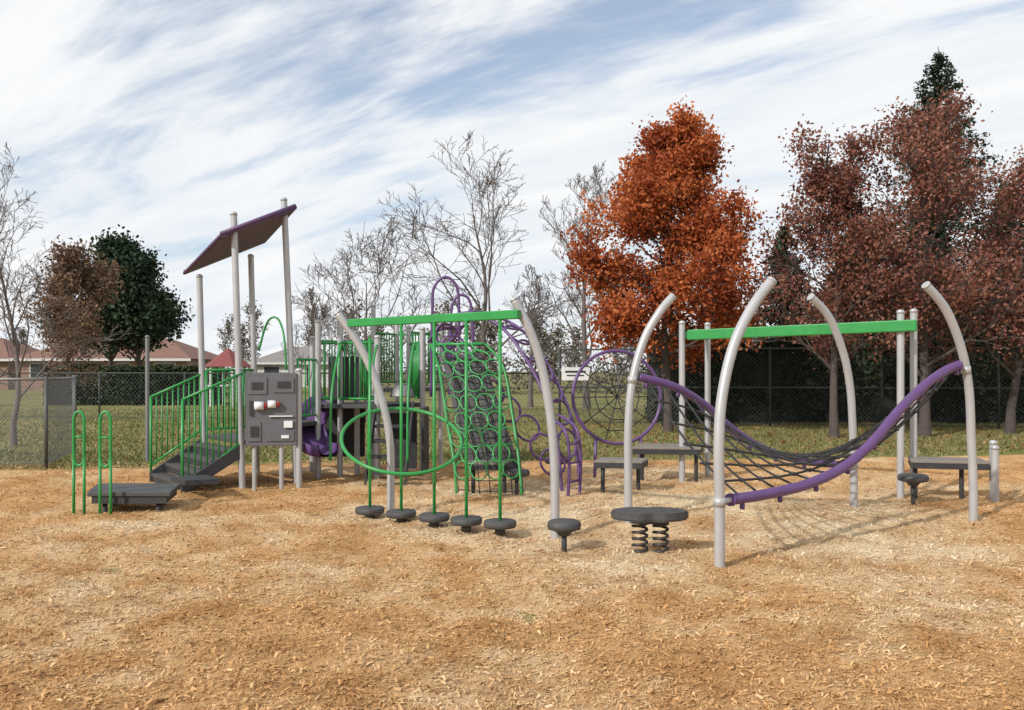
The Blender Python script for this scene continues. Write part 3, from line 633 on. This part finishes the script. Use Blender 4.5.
def house(name,x0,x1,y0,y1,e,r,wall,roof):
    G=group(name); a=MB(); a.box(x0,x1,y0,y1,-.1,e); put(a,'walls',wall,G)
    a=MB(); ym=(y0+y1)/2; o=.5; k=(y1-y0)*.35; b=len(a.v)
    a.v+=[V((x0-o,y0-o,e)),V((x1+o,y0-o,e)),V((x1+o,y1+o,e)),V((x0-o,y1+o,e)),V((x0+k,ym,r)),V((x1-k,ym,r))]
    for f in ((0,1,5,4),(1,2,5),(2,3,4,5),(3,0,4),(3,2,1,0)): a.f.append(f); a.s.append(False)
    put(a,'roof',roof,G); a=MB(); a.box(x0-o,x1+o,y0-o-.06,y0-o-.003,e-.18,e+.02); 
    w=MB(); n=int((x1-x0)/3.2)
    for i in range(n):
        cx=x0+(x1-x0)*(i+.5)/n
        if i==n//2: w.box(cx-.45,cx+.45,y0-.03,y0-.005,.1,2.1); a.box(cx-.52,cx+.52,y0-.02,y0-.003,.05,2.18)
        else: w.box(cx-.7,cx+.7,y0-.03,y0-.005,1.0,e-.4); a.box(cx-.8,cx+.8,y0-.02,y0-.003,.9,e-.3)
    a.box(x0+2.2,x0+2.7,ym-.3,ym+.3,e+.3,r+.5)
    put(a,'trim_and_chimney',M_SID,G); put(w,'windows_and_door',M_GLASS,G)
house('brick_house',-39.5,-26.0,68,77,2.5,4.3,M_BRICK,M_SH)
house('brick_house',-54,-41.5,70,79,2.5,4.4,M_BRICK,M_SH)
house('siding_house',-24.5,-17,80,88,2.3,3.9,M_SID,M_SHG)
G=group('gazebo'); a=MB(); c=V((-12.7,38,0))
b=len(a.v); a.v+=[c+V((math.cos(k*math.pi/3)*1.1,math.sin(k*math.pi/3)*1.1,1.75)) for k in range(6)]+[c+V((0,0,2.6))]
for k in range(6): a.f.append((k,(k+1)%6,6)); a.s.append(False)
a.f.append((5,4,3,2,1,0)); a.s.append(False); put(a,'roof',M_RROOF,G); a=MB()
for k in range(6): a.post(c.x+math.cos(k*math.pi/3)*.95,c.y+math.sin(k*math.pi/3)*.95,1.75,.06)
for k in range(6):
    p=c+V((math.cos(k*math.pi/3)*.95,math.sin(k*math.pi/3)*.95,.9)); q=c+V((math.cos((k+1)*math.pi/3)*.95,math.sin((k+1)*math.pi/3)*.95,.9)); a.tube([p,q],.04,6)
put(a,'posts_and_rail',M_SID,G)

# ------------------------------------------------------------ world
SAZ=math.radians(225); SEL=math.radians(33)
w=bpy.data.worlds.new('World'); scene.world=w; w.use_nodes=True; nt=w.node_tree; nt.nodes.clear()
out=N(nt,'ShaderNodeOutputWorld'); sky=N(nt,'ShaderNodeTexSky',sky_type='NISHITA'); sky.sun_disc=False; sky.sun_elevation=SEL; sky.sun_rotation=SAZ; sky.air_density=1.0; sky.dust_density=.8
bg=N(nt,'ShaderNodeBackground'); bg.inputs[1].default_value=.15; nt.links.new(sky.outputs[0],bg.inputs[0])
bc=N(nt,'ShaderNodeBackground'); bc.inputs[1].default_value=1.0
tc=N(nt,'ShaderNodeTexCoord'); sp=N(nt,'ShaderNodeSeparateXYZ'); nt.links.new(tc.outputs['Generated'],sp.inputs[0])
def mth(op,a,b=None,c=None):
    n=N(nt,'ShaderNodeMath',operation=op)
    for i,x in enumerate((a,b,c)):
        if x is None: continue
        if isinstance(x,(int,float)): n.inputs[i].default_value=x
        else: nt.links.new(x,n.inputs[i])
    return n.outputs[0]
z=mth('ADD',mth('MAXIMUM',sp.outputs['Z'],0.0),0.20); px=mth('DIVIDE',sp.outputs['X'],z); py=mth('DIVIDE',sp.outputs['Y'],z)
cb=N(nt,'ShaderNodeCombineXYZ'); nt.links.new(px,cb.inputs[0]); nt.links.new(py,cb.inputs[1])
def cl(rot,scx,scy,sc,det,rough,dist,loc=(0,0,0)):
    m0=N(nt,'ShaderNodeMapping'); m0.inputs['Rotation'].default_value=(0,0,math.radians(rot)); nt.links.new(cb.outputs[0],m0.inputs[0])
    mp=N(nt,'ShaderNodeMapping'); mp.inputs['Scale'].default_value=(scx,scy,1); mp.inputs['Location'].default_value=loc
    nt.links.new(m0.outputs[0],mp.inputs[0]); n=N(nt,'ShaderNodeTexNoise'); n.inputs['Scale'].default_value=sc; n.inputs['Detail'].default_value=det; n.inputs['Roughness'].default_value=rough; n.inputs['Distortion'].default_value=dist
    nt.links.new(mp.outputs[0],n.inputs['Vector']); return n.outputs['Fac']
big=cl(36,.35,.8,1.0,4,.55,.4,(1.3,.6,0)); streak=cl(36,.55,2.0,1.6,8,.60,.5,(4,2,0)); fine=cl(24,1.4,4.5,2.4,6,.6,.3)
s=mth('ADD',mth('MULTIPLY',big,.9),mth('ADD',mth('MULTIPLY',streak,.75),mth('MULTIPLY',fine,.28)))
s=mth('ADD',s,mth('MULTIPLY',mth('SUBTRACT',.35,mth('MINIMUM',sp.outputs['Z'],.35)),.45))
mr=N(nt,'ShaderNodeMapRange',interpolation_type='SMOOTHSTEP'); mr.inputs['From Min'].default_value=.76; mr.inputs['From Max'].default_value=1.00; mr.inputs['To Min'].default_value=.25; mr.inputs['To Max'].default_value=1
nt.links.new(s,mr.inputs['Value'])
mr2=N(nt,'ShaderNodeMapRange'); mr2.inputs['From Min'].default_value=.35; mr2.inputs['From Max'].default_value=.62; mr2.inputs['To Min'].default_value=.3; mr2.inputs['To Max'].default_value=1.0
nt.links.new(streak,mr2.inputs['Value'])
cc=N(nt,'ShaderNodeMix',data_type='RGBA'); cc.inputs[6].default_value=(.72,.80,.89,1); cc.inputs[7].default_value=(.96,.97,.98,1); nt.links.new(mr2.outputs[0],cc.inputs[0]); nt.links.new(cc.outputs[2],bc.inputs[0])
mx=N(nt,'ShaderNodeMixShader'); nt.links.new(mr.outputs[0],mx.inputs[0]); nt.links.new(bg.outputs[0],mx.inputs[1]); nt.links.new(bc.outputs[0],mx.inputs[2]); nt.links.new(mx.outputs[0],out.inputs[0])

sd=bpy.data.lights.new('sun','SUN'); sd.energy=3.6; sd.angle=math.radians(1.5); sd.color=(1,.96,.90); so=bpy.data.objects.new('sun',sd); scene.collection.objects.link(so)
dirv=V((math.sin(SAZ)*math.cos(SEL),math.cos(SAZ)*math.cos(SEL),math.sin(SEL))); so.rotation_euler=dirv.to_track_quat('Z','Y').to_euler()
cd=bpy.data.cameras.new('camera'); co=bpy.data.objects.new('camera',cd); scene.collection.objects.link(co); co.location=(0,0,1.6); co.rotation_euler=(math.pi/2,0,0)
cd.sensor_width=36; cd.lens=29.88; cd.shift_y=.01465; cd.clip_end=3000; cd.clip_start=.05; scene.camera=co
scene.view_settings.view_transform='Standard'; scene.view_settings.look='None'; scene.view_settings.exposure=0
